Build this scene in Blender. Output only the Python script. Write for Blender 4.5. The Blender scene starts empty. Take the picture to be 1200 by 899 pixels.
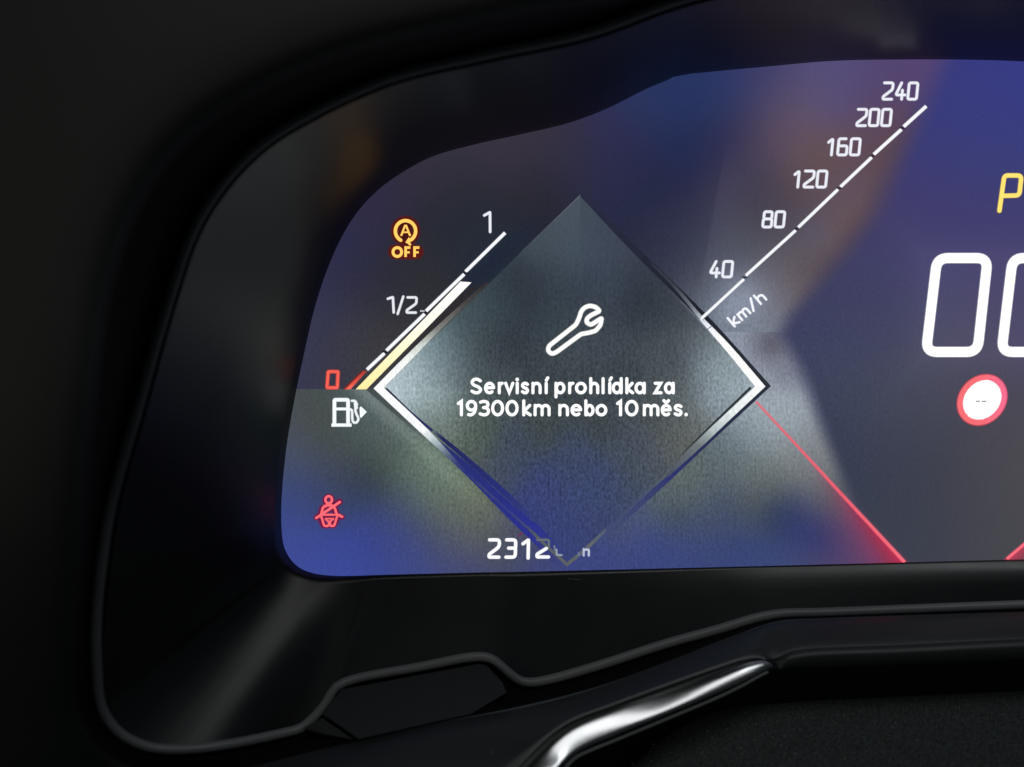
import bpy, math, random
import numpy as np

random.seed(4); rng = np.random.default_rng(4)
sc = bpy.context.scene
# ------------------------------------------------------------------ camera
D = 0.26            # metres from lens to the display glass
S = 0.0002          # metres per photo pixel on the display glass
cam = bpy.data.objects.new('camera', bpy.data.cameras.new('camera'))
sc.collection.objects.link(cam); sc.camera = cam
cam.location = (0, -D, 0); cam.rotation_euler = (math.radians(90), 0, 0)
cam.data.sensor_width = 36; cam.data.lens = 36 * D / (1200 * S)
cam.data.clip_start = 0.005; cam.data.clip_end = 50
cam.data.dof.use_dof = True; cam.data.dof.focus_distance = D - 0.002; cam.data.dof.aperture_fstop = 5.6
# ------------------------------------------------------------------ world, lamps, exposure
w = bpy.data.worlds.new('World'); sc.world = w; w.use_nodes = True
w.node_tree.nodes['Background'].inputs[0].default_value = (0.75, 0.9, 1.0, 1)
w.node_tree.nodes['Background'].inputs[1].default_value = 0.022
sc.view_settings.view_transform = 'Standard'; sc.view_settings.look = 'None'
sc.view_settings.exposure = 0; sc.view_settings.gamma = 1

def lamp(name, loc, target, sx, sy, power, col=(1, 1, 1)):
    l = bpy.data.lights.new(name, 'AREA'); l.shape = 'RECTANGLE'; l.size = sx; l.size_y = sy
    l.energy = power; l.color = col
    o = bpy.data.objects.new(name, l); sc.collection.objects.link(o); o.location = loc
    from mathutils import Vector
    o.rotation_euler = (Vector(target) - Vector(loc)).to_track_quat('-Z', 'Y').to_euler()
    return o
# soft daylight through the side window; the other lamps are added fill
lamp('side_window_light', (0.40, -0.70, 1.0), (0.02, 0, -0.06), 0.6, 0.4, 1.7, (0.93, 0.98, 1.0))
lamp('overhead_fill_lamp', (-0.01, -0.60, 0.63), (0.03, 0, -0.07), 0.42, 0.28, 0.58, (1.0, 1.0, 1.0))  # added lamp behind the viewer, lights the shelf and the chrome highlight
lamp('bowl_fill_lamp', (0.30, -0.95, 0.62), (0.02, 0, -0.06), 0.34, 0.20, 0.12, (0.97, 0.98, 1.0))  # added lamp, puts a soft reflection into the bowl's lower left
lamp('hood_fill_lamp', (-0.85, -0.9, -0.12), (-0.1, 0, 0), 0.5, 0.35, 0.9, (1.0, 0.98, 0.84))  # added lamp, low at the left to brighten the hood's left side

# ------------------------------------------------------------------ helpers
def P(px, py, d=0.0):
    """photo pixel + depth in metres in front of the display glass -> point in the cabin"""
    k = (D - d) / D
    return ((px - 600) * S * k, -d, (449.5 - py) * S * k)

def Pn(px, py, d):
    k = (D - d) / D
    return np.stack([(px - 600) * S * k, -d + 0 * px, (449.5 - py) * S * k], -1)

def lin(c):
    c = np.asarray(c, float) / 255.0
    return np.where(c <= 0.04045, c / 12.92, ((c + 0.055) / 1.055) ** 2.4)

def link(name, me, mat=None, parent=None, smooth=True):
    o = bpy.data.objects.new(name, me); sc.collection.objects.link(o)
    if mat: me.materials.append(mat)
    if parent: o.parent = parent
    if smooth: me.polygons.foreach_set('use_smooth', [True] * len(me.polygons))
    return o

def thing(name, label, cat, group=None):
    o = bpy.data.objects.new(name, None); sc.collection.objects.link(o)
    o.empty_display_size = 0.02
    o['label'] = label; o['category'] = cat
    if group: o['group'] = group
    return o

def crom(pts, n=8):
    p = np.asarray(pts, float); p = np.vstack([2 * p[0] - p[1], p, 2 * p[-1] - p[-2]])
    out = []
    for i in range(1, len(p) - 2):
        p0, p1, p2, p3 = p[i - 1:i + 3]
        l = [max(1e-6, np.linalg.norm((b - a)[:2]) ** 0.5) for a, b in ((p0, p1), (p1, p2), (p2, p3))]
        t0, t1 = 0, l[0]; t2 = t1 + l[1]; t3 = t2 + l[2]
        for k in range(n):
            t = t1 + (t2 - t1) * k / n
            A1 = (t1 - t) / (t1 - t0) * p0 + (t - t0) / (t1 - t0) * p1
            A2 = (t2 - t) / (t2 - t1) * p1 + (t - t1) / (t2 - t1) * p2
            A3 = (t3 - t) / (t3 - t2) * p2 + (t - t2) / (t3 - t2) * p3
            B1 = (t2 - t) / (t2 - t0) * A1 + (t - t0) / (t2 - t0) * A2
            B2 = (t3 - t) / (t3 - t1) * A2 + (t - t1) / (t3 - t1) * A3
            out.append((t2 - t) / (t2 - t1) * B1 + (t - t1) / (t2 - t1) * B2)
    out.append(p[-2]); return np.array(out)

def resample(seg, m):
    d = np.r_[0, np.cumsum(np.linalg.norm(np.diff(seg[:, :2], axis=0), axis=1))]
    t = np.linspace(0, d[-1], m + 1)
    return np.stack([np.interp(t, d, seg[:, i]) for i in range(seg.shape[1])], 1)

def rail(pts, anchors, counts, n=10):
    """pts: (px,py,depth mm) keys; anchors: key indices that correspond between rails"""
    c = crom(pts, n); out = []
    for a, b, m in zip(anchors[:-1], anchors[1:], counts):
        r = resample(c[a * n:b * n + 1], m); out.append(r[:-1])
    out.append(c[-1:]); return np.vstack(out)

def loft(name, rails, mat, parent, closed=False, thickness=None):
    n = len(rails[0]); V = np.vstack([Pn(r[:, 0], r[:, 1], r[:, 2] * 1e-3) for r in rails])
    F = []
    R = len(rails)
    for j in range(R - (0 if closed else 1)):
        a = j * n; b = ((j + 1) % R) * n
        for i in range(n - 1): F.append((a + i, a + i + 1, b + i + 1, b + i))
    me = bpy.data.meshes.new(name); me.from_pydata([tuple(v) for v in V], [], F); me.validate()
    o = link(name, me, mat, parent)
    # normals towards the viewer
    s = sum(p.normal.y * p.area for p in me.polygons)
    if s > 0: me.flip_normals()
    return o

def tube(name, r, rad, mat, parent, seg=12, squash=1.0):
    """rod along a rail, radius in mm"""
    V = Pn(r[:, 0], r[:, 1], r[:, 2] * 1e-3); T = np.gradient(V, axis=0)
    T /= np.linalg.norm(T, axis=1)[:, None] + 1e-12
    Y = np.array([0, -1.0, 0]); A = np.cross(T, Y); A /= np.linalg.norm(A, axis=1)[:, None]
    B = np.cross(A, T); n = len(V); rad = np.broadcast_to(np.asarray(rad, float), (n,)) * 1e-3
    vs = []
    for k in range(seg):
        a = 2 * math.pi * k / seg
        vs.append(V + (A * math.cos(a) + B * math.sin(a) * squash) * rad[:, None])
    V2 = np.vstack(vs); F = []
    for k in range(seg):
        a = k * n; b = ((k + 1) % seg) * n
        for i in range(n - 1): F.append((a + i, b + i, b + i + 1, a + i + 1))
    me = bpy.data.meshes.new(name); me.from_pydata([tuple(v) for v in V2], [], F)
    o = link(name, me, mat, parent)
    import bmesh
    bm = bmesh.new(); bm.from_mesh(me); bmesh.ops.recalc_face_normals(bm, faces=bm.faces); bm.to_mesh(me); bm.free()
    return o

def lerp(a, b, t, dd=0.0, wob=None):
    r = a * (1 - t) + b * t; r[:, 2] += dd; return r

# ------------------------------------------------------------------ materials
def mat(name, base=(0.02, 0.02, 0.02), rough=0.5, metal=0.0, ior=1.5, coat=0.0):
    m = bpy.data.materials.new(name); m.use_nodes = True
    b = m.node_tree.nodes['Principled BSDF']
    b.inputs['Base Color'].default_value = (*base, 1); b.inputs['Roughness'].default_value = rough
    b.inputs['Metallic'].default_value = metal; b.inputs['IOR'].default_value = ior
    b.inputs['Coat Weight'].default_value = coat
    return m

def nodes(m): return m.node_tree.nodes, m.node_tree.links, m.node_tree.nodes['Principled BSDF']

def grain(m, scale, strength, dist=0.0002, rough_var=0.0, detail=6, stretch=(1, 1, 1)):
    N, L, b = nodes(m)
    tc = N.new('ShaderNodeTexCoord'); mp = N.new('ShaderNodeMapping'); mp.inputs['Scale'].default_value = stretch
    L.new(tc.outputs['Object'], mp.inputs['Vector'])
    nz = N.new('ShaderNodeTexNoise'); nz.inputs['Scale'].default_value = scale; nz.inputs['Detail'].default_value = detail
    L.new(mp.outputs[0], nz.inputs['Vector'])
    bp = N.new('ShaderNodeBump'); bp.inputs['Strength'].default_value = strength; bp.inputs['Distance'].default_value = dist
    L.new(nz.outputs['Fac'], bp.inputs['Height']); L.new(bp.outputs[0], b.inputs['Normal'])
    if rough_var:
        n2 = N.new('ShaderNodeTexNoise'); n2.inputs['Scale'].default_value = 90; n2.inputs['Detail'].default_value = 5
        L.new(tc.outputs['Object'], n2.inputs['Vector'])
        mr = N.new('ShaderNodeMapRange'); r0 = b.inputs['Roughness'].default_value
        mr.inputs['To Min'].default_value = r0 - rough_var; mr.inputs['To Max'].default_value = r0 + rough_var
        L.new(n2.outputs['Fac'], mr.inputs['Value']); L.new(mr.outputs[0], b.inputs['Roughness'])
    return m

M_surround = grain(mat('smoked_surround_plastic', (0.0058, 0.0062, 0.0072), 0.36, ior=1.72), 9000, 0.05, 0.00005, 0.05)
M_bead = grain(mat('soft_black_bead', (0.17, 0.175, 0.18), 0.45), 6000, 0.12, 0.00005)
M_recess = mat('matt_black_recess', (0.0018, 0.0018, 0.002), 0.85, ior=1.2)
M_hood = grain(mat('grained_hood_plastic', (0.009, 0.0102, 0.008), 0.66), 1500, 0.25, 0.0002)
M_cover = grain(mat('satin_black_trim', (0.015, 0.0185, 0.0195), 0.47), 5000, 0.10, 0.00005, 0.06)
M_under = grain(mat('dark_lower_face', (0.006, 0.006, 0.0065), 0.5, ior=1.35), 3000, 0.2, 0.0001)
M_chrome = grain(mat('satin_chrome', (0.62, 0.63, 0.64), 0.22, metal=1.0), 700, 0.10, 0.0001, 0.05)
M_flap = grain(mat('flap_plastic', (0.016, 0.0185, 0.0185), 0.55, ior=1.4), 4000, 0.15, 0.00005)
M_dust = mat('dust_grey', (0.30, 0.30, 0.28), 0.9)
M_pad = mat('dark_felt_pad', (0.010, 0.011, 0.0115), 0.95, ior=1.3)
N, L, b = nodes(M_pad)
tc = N.new('ShaderNodeTexCoord')
nz = N.new('ShaderNodeTexNoise'); nz.inputs['Scale'].default_value = 2600; nz.inputs['Detail'].default_value = 8
L.new(tc.outputs['Object'], nz.inputs['Vector'])
cr = N.new('ShaderNodeValToRGB'); cr.color_ramp.elements[0].position = 0.35; cr.color_ramp.elements[0].color = (0.016, 0.020, 0.020, 1)
cr.color_ramp.elements[1].position = 0.75; cr.color_ramp.elements[1].color = (0.078, 0.088, 0.09, 1)
L.new(nz.outputs['Fac'], cr.inputs['Fac']); L.new(cr.outputs[0], b.inputs['Base Color'])
bp = N.new('ShaderNodeBump'); bp.inputs['Strength'].default_value = 0.8; bp.inputs['Distance'].default_value = 0.0004
L.new(nz.outputs['Fac'], bp.inputs['Height']); L.new(bp.outputs[0], b.inputs['Normal'])

# what the lit display shows: its own picture, stored per point, times the pixel structure
M_scr = mat('lit_display', (0.002, 0.002, 0.003), 0.25)
N, L, b = nodes(M_scr)
at = N.new('ShaderNodeAttribute'); at.attribute_name = 'picture'
tc = N.new('ShaderNodeTexCoord')
mp = N.new('ShaderNodeMapping'); mp.inputs['Scale'].default_value = (1.0, 1.0, 0.10); L.new(tc.outputs['Object'], mp.inputs['Vector'])
n1 = N.new('ShaderNodeTexNoise'); n1.inputs['Scale'].default_value = 1700; n1.inputs['Detail'].default_value = 1
L.new(mp.outputs[0], n1.inputs['Vector'])
n2 = N.new('ShaderNodeTexNoise'); n2.inputs['Scale'].default_value = 1900; n2.inputs['Detail'].default_value = 2; n2.inputs['Roughness'].default_value = 0.5; m2 = N.new('ShaderNodeMapping'); m2.inputs['Scale'].default_value = (1.0, 1.0, 0.6); L.new(tc.outputs['Object'], m2.inputs['Vector']); L.new(m2.outputs[0], n2.inputs['Vector'])
wl = N.new('ShaderNodeMath'); wl.operation = 'MULTIPLY_ADD'; wl.inputs[1].default_value = 0.30; wl.inputs[2].default_value = -0.15 + 0.5
L.new(n1.outputs['Fac'], wl.inputs[0])
ad = N.new('ShaderNodeMath'); ad.operation = 'ADD'; L.new(wl.outputs[0], ad.inputs[0]); L.new(n2.outputs['Fac'], ad.inputs[1])
mr = N.new('ShaderNodeMapRange'); mr.inputs['From Min'].default_value = 0.7; mr.inputs['From Max'].default_value = 1.3
mr.inputs['To Min'].default_value = 0.46; mr.inputs['To Max'].default_value = 1.54; L.new(ad.outputs[0], mr.inputs['Value'])
# the alpha channel of the picture says how strongly the pixel structure shows
mx = N.new('ShaderNodeMix'); mx.data_type = 'FLOAT'; mx.inputs[2].default_value = 1.0
L.new(at.outputs['Alpha'], mx.inputs[0]); L.new(mr.outputs[0], mx.inputs[3])
L.new(at.outputs['Color'], b.inputs['Emission Color']); L.new(mx.outputs[0], b.inputs['Emission Strength'])

# ------------------------------------------------------------------ the picture on the display
def field_of(pts, sigma):
    a = np.array(pts, float)
    def f(x, y):
        x = np.asarray(x, float); y = np.asarray(y, float); sh = x.shape
        x = x.ravel(); y = y.ravel(); W = np.zeros_like(x); C = np.zeros((len(x), 3))
        for q in a:
            d2 = (x - q[0]) ** 2 + (y - q[1]) ** 2
            wgt = np.exp(-d2 / (2 * sigma * sigma)) + 1e-7 / (1 + d2 / 1e4)
            W += wgt; C += wgt[:, None] * q[2:5]
        return (C / W[:, None]).reshape(sh + (3,))
    return f
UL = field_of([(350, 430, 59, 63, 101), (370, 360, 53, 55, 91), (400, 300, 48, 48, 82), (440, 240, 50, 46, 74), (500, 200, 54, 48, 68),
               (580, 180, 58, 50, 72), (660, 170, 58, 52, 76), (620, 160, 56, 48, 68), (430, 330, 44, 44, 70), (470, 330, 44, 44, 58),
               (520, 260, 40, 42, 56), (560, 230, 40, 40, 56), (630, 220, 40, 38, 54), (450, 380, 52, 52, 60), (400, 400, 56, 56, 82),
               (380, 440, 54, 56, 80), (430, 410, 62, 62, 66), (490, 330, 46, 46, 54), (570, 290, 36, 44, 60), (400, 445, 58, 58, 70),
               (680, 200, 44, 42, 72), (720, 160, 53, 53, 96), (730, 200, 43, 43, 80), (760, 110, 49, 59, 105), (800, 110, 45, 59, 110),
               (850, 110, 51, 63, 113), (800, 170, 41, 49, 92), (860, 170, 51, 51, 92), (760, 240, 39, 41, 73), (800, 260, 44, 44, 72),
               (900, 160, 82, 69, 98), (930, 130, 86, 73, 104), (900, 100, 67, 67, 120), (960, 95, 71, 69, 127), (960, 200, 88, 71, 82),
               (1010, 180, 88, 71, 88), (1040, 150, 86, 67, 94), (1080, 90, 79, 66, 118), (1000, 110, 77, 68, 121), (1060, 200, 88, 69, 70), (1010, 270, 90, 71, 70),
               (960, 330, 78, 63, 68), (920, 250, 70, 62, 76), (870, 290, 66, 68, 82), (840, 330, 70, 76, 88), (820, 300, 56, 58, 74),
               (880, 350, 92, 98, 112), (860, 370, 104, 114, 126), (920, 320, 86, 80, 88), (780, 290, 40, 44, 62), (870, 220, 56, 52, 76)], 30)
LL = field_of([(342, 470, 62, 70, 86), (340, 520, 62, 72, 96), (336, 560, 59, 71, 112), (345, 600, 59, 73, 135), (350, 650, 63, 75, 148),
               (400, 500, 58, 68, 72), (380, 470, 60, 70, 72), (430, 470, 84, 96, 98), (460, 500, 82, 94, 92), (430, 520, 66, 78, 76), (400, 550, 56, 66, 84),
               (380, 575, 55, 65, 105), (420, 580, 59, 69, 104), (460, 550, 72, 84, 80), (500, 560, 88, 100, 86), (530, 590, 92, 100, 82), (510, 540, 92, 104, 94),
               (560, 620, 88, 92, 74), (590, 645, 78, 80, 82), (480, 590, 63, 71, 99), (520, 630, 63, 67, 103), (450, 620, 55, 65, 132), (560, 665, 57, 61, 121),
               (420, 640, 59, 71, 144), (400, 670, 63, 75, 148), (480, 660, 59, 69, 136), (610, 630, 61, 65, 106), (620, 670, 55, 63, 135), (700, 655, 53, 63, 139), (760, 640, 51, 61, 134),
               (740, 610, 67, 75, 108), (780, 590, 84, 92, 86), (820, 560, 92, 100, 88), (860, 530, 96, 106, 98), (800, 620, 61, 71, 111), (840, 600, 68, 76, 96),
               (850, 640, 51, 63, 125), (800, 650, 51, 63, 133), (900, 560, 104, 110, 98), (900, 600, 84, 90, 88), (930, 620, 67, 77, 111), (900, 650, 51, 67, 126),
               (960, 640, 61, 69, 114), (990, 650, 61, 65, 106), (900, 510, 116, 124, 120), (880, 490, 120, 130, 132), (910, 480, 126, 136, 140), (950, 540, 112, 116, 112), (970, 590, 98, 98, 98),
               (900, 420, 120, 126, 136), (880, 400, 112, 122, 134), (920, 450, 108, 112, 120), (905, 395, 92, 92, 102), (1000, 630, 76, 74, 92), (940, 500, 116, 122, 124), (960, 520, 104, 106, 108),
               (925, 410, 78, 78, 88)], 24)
RR = field_of([(1120, 90, 61, 55, 128), (1190, 90, 59, 55, 134), (1300, 100, 59, 55, 134), (1080, 160, 61, 55, 121), (1150, 180, 63, 59, 125), (1040, 250, 63, 59, 114),
               (1120, 260, 61, 57, 112), (1200, 260, 63, 59, 116), (1000, 320, 63, 61, 110), (940, 370, 61, 63, 107), (1050, 330, 63, 63, 110), (1060, 400, 59, 61, 96), (1180, 350, 63, 61, 99),
               (980, 400, 57, 63, 100), (1120, 440, 68, 66, 90), (960, 460, 55, 61, 91), (1050, 470, 58, 62, 86), (1000, 520, 56, 62, 84), (1080, 520, 60, 64, 80), (1180, 520, 68, 68, 80),
               (1100, 600, 68, 72, 82), (1030, 600, 58, 66, 82), (1080, 650, 66, 72, 84), (1180, 640, 78, 80, 84), (1190, 580, 76, 78, 84), (1300, 400, 63, 61, 98), (1320, 600, 76, 78, 84)], 50)
DI = field_of([(680, 235, 72, 80, 90), (660, 262, 70, 80, 88), (640, 290, 62, 74, 80), (680, 290, 66, 78, 86), (700, 280, 66, 74, 86), (720, 290, 60, 68, 80), (600, 320, 48, 58, 62),
               (650, 330, 52, 62, 68), (700, 330, 52, 60, 70), (750, 320, 44, 50, 60), (640, 360, 44, 54, 58), (700, 380, 46, 54, 60), (760, 360, 44, 50, 56), (800, 370, 50, 56, 62),
               (570, 350, 52, 66, 68), (540, 370, 64, 80, 82), (500, 400, 100, 120, 124), (520, 410, 86, 104, 106), (560, 400, 58, 70, 70), (600, 400, 46, 56, 58), (470, 430, 128, 144, 148), (465, 455, 140, 154, 158),
               (500, 450, 112, 128, 130), (530, 440, 80, 94, 94), (570, 450, 58, 70, 70), (650, 440, 46, 56, 58), (720, 430, 46, 54, 58), (780, 420, 58, 66, 68), (820, 400, 78, 86, 90), (850, 430, 106, 118, 124),
               (875, 452, 132, 144, 152), (840, 455, 104, 116, 120), (800, 460, 72, 80, 80), (850, 480, 96, 104, 102), (820, 500, 84, 90, 84), (760, 490, 60, 68, 68), (700, 490, 52, 60, 64), (640, 500, 54, 64, 66),
               (560, 500, 62, 74, 70), (500, 480, 104, 118, 118), (520, 510, 74, 84, 76), (550, 530, 70, 78, 74), (600, 530, 54, 64, 92), (670, 530, 53, 63, 100), (740, 530, 58, 66, 90), (790, 520, 78, 82, 78), (760, 550, 66, 74, 92),
               (580, 560, 59, 67, 101), (640, 570, 49, 59, 117), (700, 570, 49, 61, 113), (740, 580, 55, 65, 103), (620, 600, 47, 55, 128), (680, 610, 47, 57, 122), (660, 640, 49, 59, 132), (700, 610, 51, 61, 116)], 20)
sstep = lambda a, b, t: (lambda u: u * u * (3 - 2 * u))(np.clip((t - a) / (b - a), 0, 1))
def inside_diamond(x, y):
    a = lambda x1, y1, x2, y2: (x2 - x1) * (y - y1) - (y2 - y1) * (x - x1)
    return (a(680, 228, 890, 453) > 0) & (a(890, 453, 665, 662) > 0) & (a(665, 662, 447, 455) > 0) & (a(447, 455, 680, 228) > 0)
c_di = field_of([(564, 401, 11, 8, 14), (488, 432, 50, 52, 55), (704, 403, 19, 19, 22), (684, 282, 4, 4, 9), (648, 522, 8, 7, 2), (664, 583, 11, 11, -10), (868, 450, 32, 34, 36), (665, 645, 6, 6, -12),
                 (620, 350, 14, 15, 19), (760, 350, 16, 16, 18), (620, 460, 14, 12, 16), (740, 460, 12, 12, 16), (520, 520, 16, 18, 18), (800, 510, 12, 12, 16), (540, 370, 12, 12, 16), (740, 560, 8, 8, -4), (600, 560, 8, 8, -6), (680, 235, 0, 0, 2)], 34)
c_ll = field_of([(508, 562, 15, 20, 19), (868, 542, -2, 1, 15), (913, 482, 40, 44, 50), (708, 642, 7, 7, -13), (368, 522, 11, 7, -4), (404, 653, -3, -1, 3), (430, 500, 8, 9, 10), (800, 650, 5, 5, -10), (345, 600, 0, 0, 0), (560, 610, 10, 12, 14),
                 (960, 540, 16, 16, 22), (900, 430, 30, 30, 34), (770, 600, 6, 8, 16), (900, 620, 4, 4, -6), (940, 590, 0, 0, 8), (600, 660, 4, 4, -8), (480, 620, 4, 4, -4)], 34)
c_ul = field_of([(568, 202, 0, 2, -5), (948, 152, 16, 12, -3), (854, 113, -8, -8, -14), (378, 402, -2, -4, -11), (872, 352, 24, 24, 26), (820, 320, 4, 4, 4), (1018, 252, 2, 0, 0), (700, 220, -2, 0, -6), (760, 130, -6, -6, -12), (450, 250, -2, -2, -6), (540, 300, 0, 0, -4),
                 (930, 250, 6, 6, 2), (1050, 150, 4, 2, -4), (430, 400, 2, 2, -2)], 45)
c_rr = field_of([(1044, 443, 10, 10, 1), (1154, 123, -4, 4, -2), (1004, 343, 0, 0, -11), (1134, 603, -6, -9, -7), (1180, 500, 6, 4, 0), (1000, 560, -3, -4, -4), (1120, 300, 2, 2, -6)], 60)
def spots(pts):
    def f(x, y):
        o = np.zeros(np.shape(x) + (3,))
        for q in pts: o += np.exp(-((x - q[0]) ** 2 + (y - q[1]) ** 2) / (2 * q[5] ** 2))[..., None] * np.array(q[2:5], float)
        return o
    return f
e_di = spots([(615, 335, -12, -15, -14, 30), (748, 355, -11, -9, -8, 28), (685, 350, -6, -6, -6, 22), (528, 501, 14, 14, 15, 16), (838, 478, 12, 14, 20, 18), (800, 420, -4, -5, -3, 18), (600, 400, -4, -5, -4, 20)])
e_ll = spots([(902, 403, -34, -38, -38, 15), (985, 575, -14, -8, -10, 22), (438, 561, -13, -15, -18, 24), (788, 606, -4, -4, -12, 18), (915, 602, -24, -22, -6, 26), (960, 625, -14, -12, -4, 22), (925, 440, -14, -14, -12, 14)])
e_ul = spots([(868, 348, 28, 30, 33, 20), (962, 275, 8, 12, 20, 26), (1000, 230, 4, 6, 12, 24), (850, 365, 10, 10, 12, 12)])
def picture(x, y, popup=True):
    x = np.asarray(x, float); y = np.asarray(y, float)
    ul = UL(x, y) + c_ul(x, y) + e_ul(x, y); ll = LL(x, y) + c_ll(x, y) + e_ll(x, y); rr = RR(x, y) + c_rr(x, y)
    # upper and lower halves meet in a hard seam left of the popup (455) and right of it (389)
    seam = np.where(x < 660, 456.0, 389.0)
    low = (y > seam)[..., None]
    out = np.where(low, ll, ul)
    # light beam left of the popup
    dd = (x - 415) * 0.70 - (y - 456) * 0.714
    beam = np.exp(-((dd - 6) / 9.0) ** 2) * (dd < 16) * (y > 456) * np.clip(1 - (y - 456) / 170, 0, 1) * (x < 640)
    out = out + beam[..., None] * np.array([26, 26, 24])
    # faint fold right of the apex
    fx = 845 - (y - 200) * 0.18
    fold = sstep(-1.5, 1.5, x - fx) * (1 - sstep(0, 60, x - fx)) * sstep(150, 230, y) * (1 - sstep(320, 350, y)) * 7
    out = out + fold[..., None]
    # dark strip above the popup's upper left edge
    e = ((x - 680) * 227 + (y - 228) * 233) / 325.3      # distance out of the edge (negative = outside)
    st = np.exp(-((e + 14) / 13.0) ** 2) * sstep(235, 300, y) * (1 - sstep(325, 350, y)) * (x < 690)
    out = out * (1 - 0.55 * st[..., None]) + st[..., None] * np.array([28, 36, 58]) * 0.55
    # the plain right field behind the big digits
    bx = np.interp(y, [60, 120, 250, 300, 370, 392, 430, 500, 600, 665], [1112, 1085, 1022, 985, 925, 914, 936, 962, 1002, 1040])
    soft = np.interp(y, [60, 200, 300, 380, 450, 600, 665], [22, 26, 26, 16, 16, 12, 10])
    m = sstep(-1, 1, (x - bx) / soft)[..., None]
    out = out * (1 - m) + rr * m
    # red light at the foot of the red beam
    xl = 885.4 + (y - 470.3) * (1060 - 885.4) / (659.3 - 470.3)
    wd = 1 + np.clip(y - 540, 0, 200) * 0.42
    g = np.where(x < xl, np.exp(-np.clip(xl - x, 0, 400) / wd * 1.5), np.exp(-(x - xl) / 2.5)) * sstep(490, 665, y) * (y > 470)
    out = out * (1 - 0.92 * g[..., None]) + np.array([214, 44, 84]) * (0.92 * g[..., None])
    xr = 1180 + (654 - y) * 1.19
    g = sstep(-2, 1, x - xr) * sstep(560, 660, y) * np.exp(-np.clip(x - xr, 0, 400) / 26) * (x > 1100)
    out = out * (1 - 0.9 * g[..., None]) + np.array([220, 60, 90]) * (0.9 * g[..., None])
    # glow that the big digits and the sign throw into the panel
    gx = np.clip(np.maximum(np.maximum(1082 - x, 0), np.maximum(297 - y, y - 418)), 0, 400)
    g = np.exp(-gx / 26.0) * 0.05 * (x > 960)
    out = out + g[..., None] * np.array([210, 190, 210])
    if popup:
        dv = DI(x, y) + c_di(x, y) + e_di(x, y)
        dv = dv + ((y < 454) * (x < 680) * -6 + (y < 454) * (x >= 680) * -1)[..., None] * sstep(0, 160, np.abs(x - 670))[..., None]
        dv = dv - (sstep(679, 681, x) * (1 - sstep(0, 130, y - 228)) * 6)[..., None]
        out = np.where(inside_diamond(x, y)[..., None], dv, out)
    return np.clip(out, 0, 255)
def texture_amount(x, y):
    x = np.asarray(x, float); y = np.asarray(y, float)
    t = 0.10 + 0.90 * np.exp(-(((x - 680) / 270.0) ** 2 + ((y - 500) / 170.0) ** 2) ** 1.2)
    return np.clip(t, 0, 1)

class MB:
    def __init__(s): s.v = []; s.c = []; s.f = []; s.n = 0; s.k = 0
    def next(s): s.k += 1; return LY * (8 + s.k * 0.06)
    def add(s, xy, d, col, faces, a=0.12):
        xy = np.asarray(xy, float); n = len(xy); col = np.broadcast_to(np.asarray(col, float), (n, 3))
        s.v.append(Pn(xy[:, 0], xy[:, 1], np.full(n, d))); a = np.broadcast_to(np.asarray(a, float), (n,))
        s.c.append(np.concatenate([col, a[:, None]], 1))
        s.f += [tuple(int(i) + s.n for i in f) for f in faces]; s.n += n
    def build(s, name, parent, label=None):
        me = bpy.data.meshes.new(name)
        V = np.vstack(s.v); me.from_pydata(V.tolist(), [], s.f)
        ca = me.color_attributes.new(name='picture', type='FLOAT_COLOR', domain='POINT')
        ca.data.foreach_set('color', np.vstack(s.c).astype(np.float32).ravel())
        me.materials.append(M_scr)
        o = bpy.data.objects.new(name, me); sc.collection.objects.link(o); o.parent = parent
        if label: o['label'] = label
        return o
LY = 0.00003
layer_no = [0]
def nextd():
    layer_no[0] += 1; return LY * (3 + layer_no[0] * 0.12)

def colour(c, x, y, k=1.0):
    c = c(x, y) if callable(c) else np.broadcast_to(np.asarray(c, float), (len(x), 3))
    return lin(c) * k

def round_corners(pts, r, n=4, closed=False):
    p = [np.array(q, float) for q in pts]; out = []; m = len(p)
    for i in range(m):
        if not closed and i in (0, m - 1): out.append(p[i]); continue
        a, b, c = p[i - 1], p[i], p[(i + 1) % m]
        u = a - b; v = c - b; lu = np.linalg.norm(u); lv = np.linalg.norm(v)
        t = min(r, lu * 0.45, lv * 0.45)
        if t < 1e-6: out.append(b); continue
        A = b + u / lu * t; C = b + v / lv * t
        for k in range(n + 1):
            q = k / n; out.append((1 - q) ** 2 * A + 2 * q * (1 - q) * b + q * q * C)
    return np.array(out)

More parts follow.
